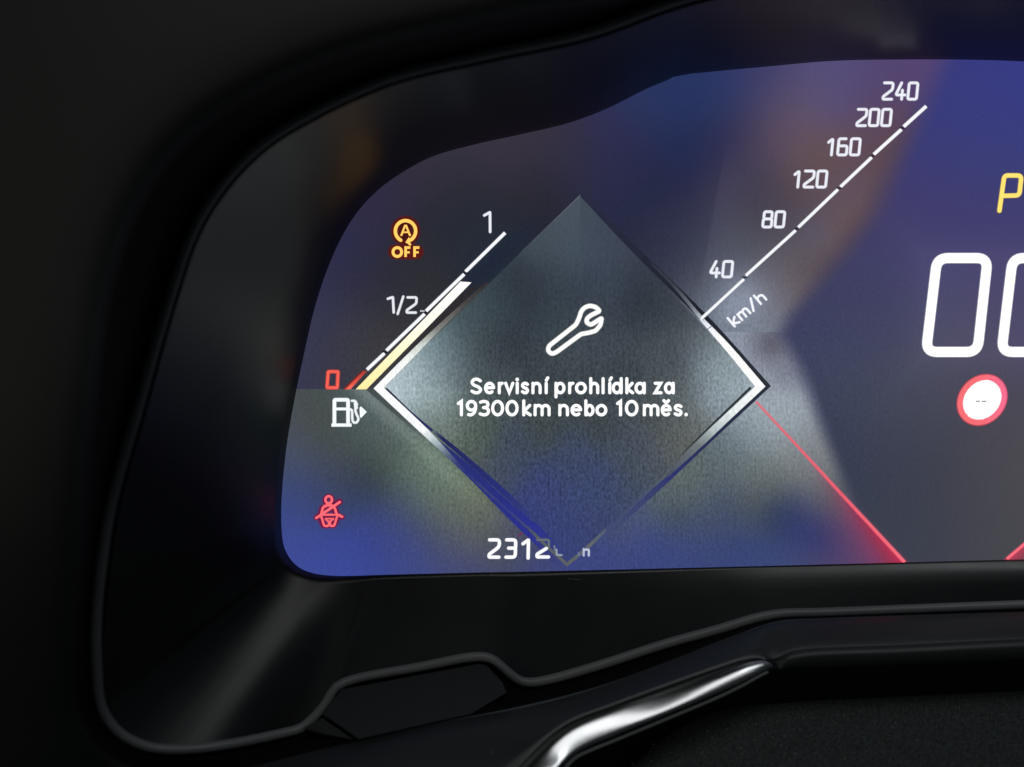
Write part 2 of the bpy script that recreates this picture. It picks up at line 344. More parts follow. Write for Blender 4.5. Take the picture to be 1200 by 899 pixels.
def stroke(mb, pts, wd, col, k=1.0, feather=0.9, closed=False, cap=True, edge=None, d=None, butt=None):
    """a lit line of given width in pixels, its edge melting into what lies around it"""
    p = np.asarray(pts, float); keep = [0]
    for i in range(1, len(p)):
        if np.linalg.norm(p[i] - p[keep[-1]]) > 1e-3: keep.append(i)
    p = p[keep]
    if closed and np.linalg.norm(p[0] - p[-1]) < 1e-3: p = p[:-1]
    n = len(p); d = mb.next() if d is None else d
    if closed: prv = np.roll(p, 1, 0); nxt = np.roll(p, -1, 0)
    else: prv = np.vstack([2 * p[0] - p[1], p[:-1]]); nxt = np.vstack([p[1:], 2 * p[-1] - p[-2]])
    t1 = p - prv; t1 /= np.linalg.norm(t1, axis=1)[:, None]; t2 = nxt - p; t2 /= np.linalg.norm(t2, axis=1)[:, None]
    n1 = np.stack([-t1[:, 1], t1[:, 0]], 1); n2 = np.stack([-t2[:, 1], t2[:, 0]], 1)
    mN = n1 + n2; l = np.linalg.norm(mN, axis=1)[:, None]; mN = mN / np.maximum(l, 1e-6)
    sc_ = 1 / np.clip((mN * n1).sum(1), 0.45, 1)[:, None]; mN = mN * sc_
    wd = np.broadcast_to(np.asarray(wd, float), (n,))[:, None]
    offs = [p - mN * (wd / 2 + feather), p - mN * wd / 2, p + mN * wd / 2, p + mN * (wd / 2 + feather)]
    xy = np.vstack(offs); x, y = xy[:, 0], xy[:, 1]
    ci = colour(col, x, y, k); co = lin(picture(x, y)) if edge is None else colour(edge, x, y)
    c = np.vstack([co[:n], ci[n:3 * n], co[3 * n:]])
    rng_ = range(n if closed else n - 1)
    up = LY * 2.2
    for s_ in range(3):                                  # the lit core lies a hair above its soft edge
        F = [(i, (i + 1) % n, n + (i + 1) % n, n + i) for i in rng_]
        mb.add(xy[s_ * n:(s_ + 2) * n], d + (up if s_ == 1 else 0), c[s_ * n:(s_ + 2) * n], F)
    if cap and not closed:
        for (q, t, w_) in ((p[0], -t2[0], wd[0, 0]), (p[-1], t1[-1], wd[-1, 0])):
            nn = np.array([-t[1], t[0]]); m = 7; an = np.linspace(-math.pi / 2, math.pi / 2, m)
            dirs = np.outer(np.cos(an), t) + np.outer(np.sin(an), nn)
            xy = np.vstack([q[None], q + dirs * w_ / 2, q + dirs * (w_ / 2 + feather)])
            ci = colour(col, xy[:, 0], xy[:, 1], k); co = lin(picture(xy[:, 0], xy[:, 1])) if edge is None else colour(edge, xy[:, 0], xy[:, 1])
            c = np.vstack([ci[:m + 1], co[m + 1:]])
            mb.add(xy[:m + 1], d + up, c[:m + 1], [(0, 1 + i, 2 + i) for i in range(m - 1)])
            mb.add(xy[1:], d, c[1:], [(i, m + i, m + i + 1, i + 1) for i in range(m - 1)])

def strip(mb, A, B, cols, n=40, k=1.0, d=None, m=4, a=0.3):
    """band between two paths; cols = list of (t, rgb or None for the picture beneath), along the path"""
    A = crom([(*q, 0) for q in A], 12)[:, :2] if len(A) > 2 else np.asarray(A, float)
    B = crom([(*q, 0) for q in B], 12)[:, :2] if len(B) > 2 else np.asarray(B, float)
    A = resample(A, n); B = resample(B, n); d = nextd() if d is None else d
    xy = np.vstack([A * (1 - j / m) + B * j / m for j in range(m + 1)])
    t = np.tile(np.linspace(0, 1, n + 1), m + 1)
    pic = picture(xy[:, 0], xy[:, 1]); ts = [q[0] for q in cols]; out = np.zeros((len(xy), 3))
    stops = []
    for q in cols: stops.append(pic if q[1] is None else np.broadcast_to(np.array(q[1], float), pic.shape))
    for i in range(len(ts) - 1):
        if ts[i + 1] <= ts[i]: continue
        msk = (t >= ts[i]) & (t <= ts[i + 1]); u = ((t - ts[i]) / (ts[i + 1] - ts[i]))[:, None]
        v = stops[i] * (1 - u) + stops[i + 1] * u; out[msk] = v[msk]
    F = [(j * (n + 1) + i, j * (n + 1) + i + 1, (j + 1) * (n + 1) + i + 1, (j + 1) * (n + 1) + i) for j in range(m) for i in range(n)]
    mb.add(xy, d, lin(out) * k, F, a)

def poly(mb, pts, col, k=1.0, d=None):
    p = np.asarray(pts, float); d = mb.next() + LY * 2.2 if d is None else d
    mb.add(p, d, colour(col, p[:, 0], p[:, 1], k), [tuple(range(len(p)))])

def arc(cx, cy, rx, ry, a0, a1, n=14):
    a = np.radians(np.linspace(a0, a1, n)); return [(cx + rx * math.cos(t), cy + ry * math.sin(t)) for t in a]

def frame_of(x0, y0, x1, y1, shear=0.0, rot=0.0):
    """glyph box (x0,y0 top left .. x1,y1 bottom right) -> mapping of unit glyph coordinates (v up)"""
    h = y1 - y0
    return lambda u, v: (x0 + u * (x1 - x0) + shear * h * v, y1 - v * h)

# squared lettering of the gauges: polylines in a unit box
SQ = {'0': [([(0, .0), (0, 1), (1, 1), (1, 0)], True)],
      '1': [([(.15, .78), (.62, 1), (.62, 0)], False)],
      '2': [([(0, 1), (1, 1), (1, .60), (.0, .16), (0, 0), (1, 0)], False)],
      '3': [([(0, 1), (1, 1), (1, 0), (0, 0)], False), ([(.25, .52), (1, .52)], False)],
      '4': [([(.72, 0), (.72, .55)], False), ([(.55, 1), (0, .26), (1.05, .26)], False)],
      '6': [([(.8, 1), (0, 1), (0, 0), (1, 0), (1, .56), (0.02, .56)], False)],
      '8': [([(0.04, .53), (0.04, 1), (.96, 1), (.96, .53)], True), ([(0, .53), (0, 0), (1, 0), (1, .53)], True)]}
def sq_digit(mb, ch, box, wd, col, shear=0.0, k=1.0, r=2.2, feather=0.8):
    f = frame_of(*box, shear=shear)
    for pts, cl in SQ[ch]:
        q = [f(u, v) for u, v in pts]
        stroke(mb, round_corners(q, r, closed=cl), wd, col, k, feather, closed=cl)

# rounded humanist lettering of the message
X = .70
def ell(a0=0, a1=360, cx=.5, rx=.5, cy=X / 2, ry=X / 2, n=20): return arc(cx, cy, rx, ry, a0, a1, n)
HU = {'o': [(ell(), 1)], 'n': [([(0, 0), (0, X)], 0), (ell(180, 0, cy=X * .58, ry=X * .42) + [(1, 0)], 0)],
      'e': [([(.04, .37), (.98, .37)] , 0), (ell(4, 308), 0)],
      'ě': [([(.04, .37), (.98, .37)], 0), (ell(4, 308), 0), ([(.2, 1.06), (.5, .88), (.8, 1.06)], 0)],
      'a': [(ell(cx=.47, rx=.47), 1), ([(1, X), (1, 0)], 0)], 'd': [(ell(cx=.47, rx=.47), 1), ([(1, 1.04), (1, 0)], 0)],
      'b': [(ell(cx=.53, rx=.47), 1), ([(0, 1.04), (0, 0)], 0)], 'p': [(ell(cx=.53, rx=.47), 1), ([(0, X), (0, -.30)], 0)],
      'h': [([(0, 0), (0, 1.04)], 0), (ell(180, 0, cy=X * .58, ry=X * .42) + [(1, 0)], 0)],
      'm': [([(0, 0), (0, X)], 0), (ell(180, 0, cx=.25, rx=.25, cy=X * .62, ry=X * .38) + [(.5, 0)], 0), (ell(180, 0, cx=.75, rx=.25, cy=X * .62, ry=X * .38) + [(1, 0)], 0)],
      'r': [([(0, 0), (0, X)], 0), (arc(.85, X * .5, .85, X * .5, 180, 88, 9), 0)],
      'v': [([(0, X), (.5, 0), (1, X)], 0)], 'i': [([(.5, 0), (.5, X)], 0), ([(.5, .97), (.5, .99)], 0)],
      'í': [([(.35, 0), (.35, X)], 0), ([(.4, .92), (1.0, 1.1)], 0)],
      's': [([(.95, .62), (.6, X), (.2, X * .95), (.04, .53), (.3, .39), (.75, .31), (.96, .17), (.75, .02), (.4, 0), (.02, .08)], 2)],
      'S': [([(.95, .88), (.6, 1), (.22, .96), (.04, .77), (.22, .58), (.75, .42), (.97, .23), (.78, .04), (.4, 0), (.02, .12)], 2)],
      'z': [([(.04, X), (.94, X), (.02, 0), (1, 0)], 0)], 'l': [([(.5, 0), (.5, 1.04)], 0)],
      'k': [([(0, 0), (0, 1.04)], 0), ([(.92, X), (.06, .30), (1, 0)], 0)],
      '1': [([(.1, .84), (.7, 1), (.7, 0)], 0)], '0': [(arc(.5, .5, .5, .5, 0, 360, 26), 1)],
      '9': [(arc(.5, .68, .5, .32, 0, 360, 20), 1), ([(1, .68), (.97, .42), (.8, .16), (.45, 0), (.15, .02)], 2)],
      '3': [([(.06, .94), (.45, 1), (.85, .92), (.93, .76), (.8, .6), (.4, .54)], 2), ([(.4, .54), (.85, .48), (1, .28), (.85, .07), (.45, 0), (.0, .08)], 2)],
      '.': [([(.5, 0.02), (.5, .03)], 0)], '/': [([(0, -.05), (1, 1.05)], 0)]}
def hu_glyph(mb, ch, box, wd, col, k=1.0, feather=0.9, fr=None):
    f = fr or frame_of(*box)
    for pts, kind in HU[ch]:
        q = [f(u, v) for u, v in pts]
        if kind == 2: q = crom([(*a, 0) for a in q], 5)[:, :2]
        w_ = wd * (1.2 if ch == '.' or (ch == 'i' and len(pts) == 2 and pts[0][1] > .9) else 1)
        stroke(mb, q, w_, col, k, feather, closed=(kind == 1))

display = thing('instrument_display', 'lit digital instrument display showing a service message, fuel gauge and speed scale', 'digital display')

# panel
nx, ny = 560, 320
gx = np.linspace(300, 1420, nx); gy = np.linspace(52, 692, ny)
# put rows on both sides of the two seams so that they stay crisp
gy = np.sort(np.concatenate([gy, [388.8, 389.4, 455.8, 456.4]])); ny = len(gy)
GX, GY = np.meshgrid(gx, gy); xx = GX.ravel(); yy = GY.ravel()
V = Pn(xx, yy, np.zeros_like(xx)); idx = np.arange(nx * ny).reshape(ny, nx)
Fq = np.stack([idx[:-1, :-1], idx[1:, :-1], idx[1:, 1:], idx[:-1, 1:]], -1).reshape(-1, 4)
me = bpy.data.meshes.new('screen_panel'); me.vertices.add(len(V)); me.vertices.foreach_set('co', V.ravel())
me.loops.add(Fq.size); me.loops.foreach_set('vertex_index', Fq.ravel()); me.polygons.add(len(Fq))
me.polygons.foreach_set('loop_start', np.arange(0, Fq.size, 4)); me.polygons.foreach_set('loop_total', np.full(len(Fq), 4)); me.update(calc_edges=True)
ca = me.color_attributes.new(name='picture', type='FLOAT_COLOR', domain='POINT')
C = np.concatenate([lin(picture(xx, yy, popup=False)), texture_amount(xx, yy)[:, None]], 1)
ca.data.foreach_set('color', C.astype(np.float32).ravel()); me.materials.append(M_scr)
o = bpy.data.objects.new('screen_panel', me); sc.collection.objects.link(o); o.parent = display
# solid back of the panel
mb_ = bpy.data.meshes.new('screen_housing')
bxv = [P(300, 52, -.0003), P(1420, 52, -.0003), P(1420, 692, -.0003), P(300, 692, -.0003), P(300, 52, -.008), P(1420, 52, -.008), P(1420, 692, -.008), P(300, 692, -.008)]
mb_.from_pydata(bxv, [], [(0, 1, 2, 3), (7, 6, 5, 4), (0, 4, 5, 1), (1, 5, 6, 2), (2, 6, 7, 3), (3, 7, 4, 0)])
link('screen_housing', mb_, M_recess, display, smooth=False)

# popup diamond
def quad_grid(mb, c4, n, d, a_fn):
    c4 = [np.array(q, float) for q in c4]; u = np.linspace(0, 1, n + 1); U, W_ = np.meshgrid(u, u)
    xy = sum(w_[..., None] * q for w_, q in zip([(1 - U) * (1 - W_), U * (1 - W_), U * W_, (1 - U) * W_], c4)).reshape(-1, 2)
    sh = xy * 0.998 + np.array([670, 450]) * 0.002
    i = np.arange((n + 1) ** 2).reshape(n + 1, n + 1)
    F = np.stack([i[:-1, :-1], i[:-1, 1:], i[1:, 1:], i[1:, :-1]], -1).reshape(-1, 4)
    mb.add(xy, d, lin(picture(sh[:, 0], sh[:, 1])), F.tolist(), a_fn(xy[:, 0], xy[:, 1]))
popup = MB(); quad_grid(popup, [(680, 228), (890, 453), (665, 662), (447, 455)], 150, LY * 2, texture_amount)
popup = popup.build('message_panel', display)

# frame of the popup: shadows first, then the lit arms
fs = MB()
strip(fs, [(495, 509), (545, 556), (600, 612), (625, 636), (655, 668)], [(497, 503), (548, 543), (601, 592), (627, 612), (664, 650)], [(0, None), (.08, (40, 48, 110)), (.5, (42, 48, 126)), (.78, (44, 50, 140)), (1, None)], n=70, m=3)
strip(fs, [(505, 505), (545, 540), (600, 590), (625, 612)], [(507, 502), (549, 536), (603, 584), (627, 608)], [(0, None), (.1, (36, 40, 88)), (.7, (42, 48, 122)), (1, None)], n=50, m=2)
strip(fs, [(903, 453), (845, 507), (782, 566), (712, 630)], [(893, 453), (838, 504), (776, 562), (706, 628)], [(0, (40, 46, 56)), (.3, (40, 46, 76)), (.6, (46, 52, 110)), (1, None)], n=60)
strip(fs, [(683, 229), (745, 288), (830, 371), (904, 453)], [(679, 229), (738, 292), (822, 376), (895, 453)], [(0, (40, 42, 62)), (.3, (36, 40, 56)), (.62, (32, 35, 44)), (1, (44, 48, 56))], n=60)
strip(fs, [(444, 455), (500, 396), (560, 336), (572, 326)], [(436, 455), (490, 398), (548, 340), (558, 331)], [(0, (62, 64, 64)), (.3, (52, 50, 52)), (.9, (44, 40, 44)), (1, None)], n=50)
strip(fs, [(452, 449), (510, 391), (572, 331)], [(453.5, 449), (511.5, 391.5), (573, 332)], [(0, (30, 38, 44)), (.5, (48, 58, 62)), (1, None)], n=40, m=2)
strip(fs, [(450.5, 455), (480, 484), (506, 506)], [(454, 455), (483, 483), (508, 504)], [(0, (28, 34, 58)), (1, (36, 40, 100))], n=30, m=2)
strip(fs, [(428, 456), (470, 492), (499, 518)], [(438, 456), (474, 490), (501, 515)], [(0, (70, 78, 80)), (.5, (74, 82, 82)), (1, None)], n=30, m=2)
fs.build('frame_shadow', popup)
fl = MB()
W1 = (255, 255, 255)
strip(fl, [(437.5, 455.5), (471, 421.5), (508, 386), (570, 330)], [(449, 455), (479, 424.5), (511.3, 391.5), (573, 332)], [(0, W1), (.22, (250, 252, 250)), (.40, (210, 216, 210)), (.55, (128, 130, 126)), (.8, (74, 70, 70)), (1, (48, 46, 50))], n=60)
strip(fl, [(437.5, 455), (495, 509), (545, 555)], [(450.5, 455), (505, 507), (547, 553)], [(0, W1), (.5, (250, 252, 255)), (.64, (176, 190, 196)), (.78, (96, 110, 130)), (.9, (56, 62, 116)), (1, (46, 52, 124))], n=60)
strip(fl, [(545, 555), (585, 591), (617, 619)], [(547, 553), (587, 589), (618.5, 617)], [(0, (46, 52, 124)), (.3, (60, 68, 118)), (.7, (50, 58, 130)), (1, None)], n=30, m=2)
strip(fl, [(616, 618), (640, 642), (664.5, 664)], [(619.5, 617), (642, 639), (664.5, 659)], [(0, (66, 72, 110)), (.25, (88, 94, 92)), (.9, (92, 96, 98)), (1, (92, 96, 98))], n=30, m=2)
strip(fl, [(664.5, 664), (688, 645), (711, 622)], [(664.5, 659), (686, 641), (709.5, 619)], [(0, (92, 96, 98)), (.6, (96, 102, 108)), (1, (84, 92, 116))], n=30, m=2)
strip(fl, [(711, 622), (750, 586), (783, 557)], [(710, 620), (748.5, 584), (781, 555)], [(0, (64, 72, 118)), (.5, (70, 78, 108)), (1, (84, 92, 98))], n=30, m=2)
strip(fl, [(819, 374), (845, 404), (885, 453)], [(824.5, 373), (854, 403), (897, 453)], [(0, (200, 206, 214)), (.12, (236, 240, 246)), (.3, W1), (1, W1)], n=40)
strip(fl, [(885, 453), (845, 490), (820, 513), (781, 556)], [(897, 453), (850, 497), (826, 520), (783, 559)], [(0, W1), (.3, (232, 240, 240)), (.5, (178, 190, 192)), (.66, (112, 120, 122)), (1, (72, 78, 96))], n=60)
strip(fl, [(762, 309), (790, 338), (819, 373)], [(764, 308), (793, 336), (824, 372)], [(0, None), (.4, (58, 62, 72)), (.8, (110, 116, 126)), (1, (180, 186, 194))], n=30, m=2)
strip(fl, [(879, 453), (845, 486), (790, 540)], [(881, 455), (846.5, 488), (791.5, 541)], [(0, (40, 48, 50)), (.7, (48, 54, 58)), (1, None)], n=40, m=2)
strip(fl, [(680, 228), (650, 257), (600, 305)], [(680, 229.4), (650.6, 258.2), (600.5, 306)], [(0, (98, 104, 112)), (.5, (80, 86, 94)), (1, None)], n=40, m=2)
fl.build('popup_frame', popup)

wr = MB()
wp = [(643.2, 405.5), (675, 380.5), (679, 372), (681, 365), (685, 360.5), (691, 358.2), (698, 359.8), (703, 364.5), (692.5, 369.5), (688, 373), (687, 377.5), (692, 381), (697, 378),
      (705.3, 372.6), (703.6, 381.2), (698, 387.8), (690, 390), (681, 391.5), (652, 412.8), (646.5, 415), (642, 411)]
stroke(wr, round_corners(wp, 2.5, closed=True), 3.5, (255, 255, 252), 1.15, 1.4, closed=True, edge=lambda x, y: picture(x, y) * 0.7 + np.array([40, 34, 24]))
wr.build('wrench_icon', popup)

line1 = [('S', 125, 180), ('e', 190, 240), ('r', 254, 282), ('v', 284, 330), ('i', 337, 352), ('s', 362, 400), ('n', 412, 458), ('í', 470, 494), ('p', 520, 570), ('r', 584, 614), ('o', 616, 670),
         ('h', 683, 728), ('l', 738, 756), ('í', 768, 792), ('d', 788, 838), ('k', 852, 892), ('a', 895, 946), ('z', 984, 1025), ('a', 1033, 1082)]
line2 = [('1', 60, 96), ('9', 104, 156), ('3', 164, 216), ('0', 223, 282), ('0', 290, 350), ('k', 369, 412), ('m', 422, 500), ('n', 538, 586), ('e', 595, 648), ('b', 660, 706), ('o', 712, 766),
         ('1', 806, 842), ('0', 850, 912), ('m', 934, 1010), ('ě', 1018, 1068), ('s', 1078, 1120), ('.', 1128, 1144)]
for ln, top, base in ((line1, 443.5, 461.3), (line2, 469.5, 487.2)):
    mb = MB(); wv = 2.5
    for ch, a, b_ in ln:
        ax = 520 + a / 4 + wv / 2 + .3; bx = 520 + b_ / 4 - wv / 2 - .3
        if bx - ax < 0.8: c_ = (ax + bx) / 2; ax, bx = c_ - .6, c_ + .6
        hu_glyph(mb, ch, (ax, top + wv / 2 - .3, bx, base - wv / 2 + .3), wv, (255, 255, 255), 1.25, 0.9)
    mb.build('message_text', popup)

# speed scale
speed_scale = MB(); base_ = None
segs = [((821.3, 374), (871.8, 327.2)), ((874, 323), (932.5, 270)), ((935.5, 266.5), (982, 222)), ((985, 219), (1021.6, 184.4)), ((1024, 181), (1056.5, 151.6)), ((1059, 148.5), (1085.5, 124.5))]
speed = MB()
stroke(speed, [(828, 387), (834, 382)], 0.6, lambda x, y: picture(x, y), 1, .3)
speed = speed.build('speed_scale', display)
for i, (a, b_) in enumerate(segs):
    mb = MB(); stroke(mb, [a, b_], 2.3 + .14 * i, (244, 246, 252), 1.05, 1.0, cap=False, edge=lambda x, y: picture(x, y) * .8)
    mb.build('scale_segment', speed)
for i in range(5):
    mb = MB(); a = np.array(segs[i][1]); b_ = np.array(segs[i + 1][0]); c_ = (a + b_) / 2
    stroke(mb, [c_ + (-3.4, -.2), c_ + (3.0, .2)], 1.2, (30, 30, 44), 1, .4, cap=False); mb.build('scale_tick', speed)
nums = [('240', 1033.5, 96, 1077, 117.5), ('200', 1002.8, 127, 1046, 148.5), ('160', 969.5, 161.5, 1009.5, 182.8), ('120', 930, 199.3, 970.5, 220.5), ('80', 892.5, 247, 921, 267.3), ('40', 830.5, 305.3, 860, 325.8)]
for txt, x0, y0, x1, y1 in nums:
    mb = MB(); wv = 2.35; sh = 0.10; h = y1 - y0 - wv
    n = len(txt); tot = x1 - x0 - wv - sh * h
    wts = [0.62 if c == '1' else 1.0 for c in txt]; gap = 0.42
    unit = tot / (sum(wts) + gap * (n - 1)); x = x0 + wv / 2
    for c, q in zip(txt, wts):
        sq_digit(mb, c, (x - (0.25 * unit if c == '1' else 0), y0 + wv / 2, x + q * unit + (.1 * unit if c == '1' else 0), y1 - wv / 2), wv, (238, 240, 250), sh, 1.0, 2.4, .9)
        x += (q + gap) * unit
    mb.build('speed_number', speed)
mb = MB(); ang = math.radians(-40.5)
for ch, a, b_ in (('k', 0, 7.5), ('m', 11.5, 24), ('/', 28.5, 35.5), ('h', 40.5, 48.5)):
    def fr(u, v, a=a, b_=b_):
        X_ = a + u * (b_ - a); Y_ = -v * 12.2 + u * 0
        return (861 + X_ * math.cos(ang) - Y_ * math.sin(ang), 382.5 + X_ * math.sin(ang) + Y_ * math.cos(ang))
    hu_glyph(mb, ch, None, 1.9, (238, 240, 248), 1.1, .8, fr=fr)
mb.build('unit_text', speed)

# speed readout, gear letter, sign, red beams
for x0 in (0, 88.5):
    mb = MB(); q = [(1085.2 + x0, 412.5), (1098.2 + x0, 302.5), (1157.5 + x0, 302.5), (1145.5 + x0, 412.5)]
    stroke(mb, round_corners(q, 13, 7, True), 9.0, (255, 255, 255), 1.6, 2.0, closed=True, edge=lambda x, y: picture(x, y) * .75 + 42)
    mb.build('speed_digit', display)
mb = MB()
stroke(mb, round_corners([(1171.2, 247), (1177, 205.6), (1197, 205.8), (1194.6, 229), (1174.5, 229.6)], 4.5), 4.2, (255, 222, 112), 1.1, 1.0, edge=lambda x, y: picture(x, y) * .8 + np.array([30, 14, 0]))
mb.build('gear_letter', display)

ea = np.linspace(0, 2 * math.pi, 65)[:-1]
def ell_pts(rx, ry, cx=1151.0, cy=468.7, tilt=0.12): return np.stack([cx + rx * np.cos(ea) - tilt * ry * np.sin(ea), cy + ry * np.sin(ea) - tilt * .6 * rx * np.cos(ea)], 1)
sg = MB(); ring = ell_pts(25.4, 26.0)
stroke(sg, ring, 5.2, lambda x, y: np.stack([250 + 0 * x, 112 + 0 * x, 120 + np.clip((x - 1150) * 1.0, 0, 30)], 1), 1.0, 2.2, closed=True, edge=lambda x, y: picture(x, y) * .5 + np.array([92, 14, 22]))
sg = sg.build('speed_limit_sign', display)
mb = MB(); stroke(mb, ell_pts(21.4, 22.2), 1.2, (255, 252, 252), 1.2, 1.3, closed=True, edge=(250, 150, 160)); poly(mb, ell_pts(21.4, 22.2), (255, 253, 252), 1.2); mb.build('sign_disc', sg)
mb = MB(); mb.k = 60
for x0, x1 in ((1143.5, 1148.3), (1150.2, 1156)): stroke(mb, [(x0, 470.4), (x1, 470.4)], 1.0, (150, 146, 150), 1, .5, cap=False, edge=(235, 233, 232))
mb.build('sign_dashes', sg)
mb = MB(); stroke(mb, [(885.8, 470.5), (935, 523.5), (985, 578), (1060.2, 659)], [1.3, 1.7, 2.2, 2.6], lambda x, y: np.stack([np.interp(y, [470, 560, 660], [220, 236, 250]), np.interp(y, [470, 560, 660], [118, 92, 110]), np.interp(y, [470, 560, 660], [128, 110, 126])], 1), 1.0, 1.4, cap=False)
mb.build('red_beam', display)
mb = MB(); stroke(mb, [(1180, 655), (1200, 638), (1240, 604)], 2.0, (255, 110, 128), 1.0, 1.4, cap=False); mb.build('red_beam', display)

# fuel gauge
fg = MB(); strip(fg, [(416.8, 456.3), (539.6, 330)], [(429.5, 456.3), (552.5, 331)], [(0, (246, 232, 158)), (.25, (252, 240, 190)), (.6, (255, 252, 232)), (1, (255, 255, 248))], n=50, k=1.1, a=.1)
fg = fg.build('fuel_gauge', display)
for a, b_ in (((592, 272.8), (545.5, 318.5)), ((544, 321.3), (499.3, 364.6)), ((497.6, 368), (452.8, 411)), ((450.6, 414), (430, 433.3))):
    mb = MB(); stroke(mb, [a, b_], 2.8, (246, 248, 255), 1.05, 1.0, cap=False, edge=lambda x, y: picture(x, y) * .8); mb.build('scale_segment', fg)
for c_ in ((546, 319.7), (498.2, 366.2), (451.5, 412.6)):
    mb = MB(); stroke(mb, [(c_[0] - 3.5, c_[1] - .3), (c_[0] + 3.5, c_[1] + .3)], 1.1, (28, 28, 38), 1, .4, cap=False); mb.build('scale_tick', fg)
mb = MB(); stroke(mb, [(492.3, 364.4), (497.5, 364.8)], 1.2, (200, 200, 208), 1, .5, cap=False); mb.build('scale_tick', fg)
mb = MB()
strip(mb, [(404.8, 456.3), (425.5, 434.8)], [(410.8, 456.3), (430.2, 434.8)], [(0, (250, 112, 96)), (.4, (226, 84, 72)), (1, (176, 62, 54))], n=16, a=.1)
strip(mb, [(402.2, 456.3), (424, 434)], [(404.8, 456.3), (425.5, 434.8)], [(0, (150, 36, 32)), (1, (96, 34, 36))], n=16, m=1, a=.1)
mb.build('reserve_segment', fg, 'red lowest segment of the fuel scale')
mb = MB(); stroke(mb, round_corners([(383.2, 454.4), (384.6, 435.6), (396.2, 435.6), (395.2, 454.4)], 1.2, closed=True), 2.2, (246, 96, 84), 1.1, 1.5, closed=True, edge=lambda x, y: picture(x, y) * .55 + np.array([70, 8, 6]))
mb.build('empty_mark', fg)
mb = MB(); stroke(mb, round_corners([(567.5, 252.5), (574.2, 248.8), (574.4, 271.8)], .8), 2.3, (238, 240, 250), 1.0, .8); mb.build('full_mark', fg)
mb = MB()
stroke(mb, round_corners([(454.5, 350.2), (460.4, 348.3), (461.4, 366.2)], .7), 2.1, (236, 238, 246), 1.0, .8)
stroke(mb, [(466, 368), (472.6, 347.6)], 2.0, (236, 238, 246), 1.0, .8)
sq_digit(mb, '2', (476.6, 348.6, 487.2, 366.4), 2.1, (236, 238, 246), .06, 1.0, 2.0)
mb.build('half_mark', fg)
# fuel pump icon below the fuel bar foot
fp = MB(); c_ = (240, 246, 250)
stroke(fp, round_corners([(391.9, 496.8), (391.9, 468.6), (407.9, 468.6), (407.9, 496.8)], 1.5), 3.4, c_, 1.1, .9, cap=False)
stroke(fp, [(392, 479.3), (408, 479.3)], 2.6, c_, 1.1, .7, cap=False)
stroke(fp, [(388.4, 498.2), (412, 498.2)], 3.0, c_, 1.1, .8, cap=False)
stroke(fp, crom([(412.4, 469.8, 0), (415.8, 470.0, 0), (418.3, 474, 0), (416.3, 479, 0), (417.6, 485, 0), (420, 491, 0), (417.5, 495.3, 0), (413.9, 494.5, 0), (412.8, 489, 0), (412.2, 481, 0), (409, 479, 0)], 4)[:, :2], 2.1, c_, 1.0, .7)
stroke(fp, [(416.6, 472.5), (417.3, 478)], 3.6, c_, 1.0, .7)
poly(fp, [(421.3, 478), (423, 476.3), (429.8, 482.8), (423, 490), (421.8, 488)], c_, 1.1)
fp.build('fuel_pump_icon', display)

# stop-start icon
so = MB(); cy_ = (255, 196, 96)
halo = lambda x, y: picture(x, y) * .35 + np.array([86, 18, 8]) * .75
hal2 = lambda x, y: picture(x, y)
stroke(so, arc(475.2, 270.6, 12.4, 12.6, 0, 350, 26), 7.5, (84, 24, 22), 1, 2.2, closed=True, edge=hal2)
stroke(so, [(463, 295.2), (488, 295.2)], 15, (88, 26, 22), 1, 2.2, edge=hal2)
stroke(so, [(475, 265), (475, 276)], 12, (70, 22, 20), 1, 1, edge=(84, 24, 22))
stroke(so, arc(475.2, 270.8, 11.9, 12.2, 118, 428, 30), 4.0, cy_, 1.25, .8, edge=(140, 44, 18))
poly(so, [(479.5, 277.6), (475, 284), (481.6, 288.2), (480.4, 284)], cy_, 1.2)
stroke(so, [(477.8, 281.8), (480.4, 286.5)], 2.4, cy_, 1.2, .6, edge=(140, 44, 18))
stroke(so, [(470.4, 275.6), (474.6, 264.6), (476, 264.6), (480.2, 275.6)], 2.3, cy_, 1.2, .6, edge=(130, 40, 18))
stroke(so, [(472.6, 272.2), (478, 272.2)], 1.9, cy_, 1.1, .4, edge=(130, 40, 18))
stroke(so, arc(465.6, 295.4, 5.1, 5.2, 0, 360, 20), 3.3, cy_, 1.25, .7, closed=True, edge=(140, 44, 18))
for x0 in (475.3, 485.8):
    stroke(so, [(x0, 301.2), (x0, 290.2), (x0 + 5.6, 290.2)], 3.0, cy_, 1.25, .6, cap=False, edge=(140, 44, 18))
    stroke(so, [(x0, 295.8), (x0 + 4.8, 295.8)], 2.5, cy_, 1.25, .5, cap=False, edge=(140, 44, 18))
so.build('stop_start_icon', display)

# belt icon
sb = MB(); cr_ = (252, 104, 112); eb = (104, 20, 62)
for p_, w_ in ((arc(385.2, 586.5, 4.2, 4.6, 0, 360, 16), 5), ([(371, 606.5), (398, 588)], 6), ([(378, 596), (376, 606), (379, 615)], 7), ([(392, 596), (395, 606), (391, 615)], 7), ([(379, 616), (391, 616)], 5), ([(371, 606.8), (401, 605.8)], 5)):
    stroke(sb, p_, w_, (110, 24, 70), 1, 1.6)
stroke(sb, arc(385.2, 585.8, 3.9, 4.3, 0, 360, 18), 2.8, cr_, 1.15, .7, closed=True, edge=eb)
stroke(sb, round_corners([(370.6, 607.0), (376.2, 603.6), (378.4, 594.8), (382.6, 592.2), (388.6, 592.2), (392.2, 595), (394.6, 603), (401, 605.6)], 1.6), 3.0, cr_, 1.1, .7, edge=eb)
stroke(sb, [(376.8, 603), (398.2, 588.4)], 3.0, cr_, 1.2, .7, edge=eb)
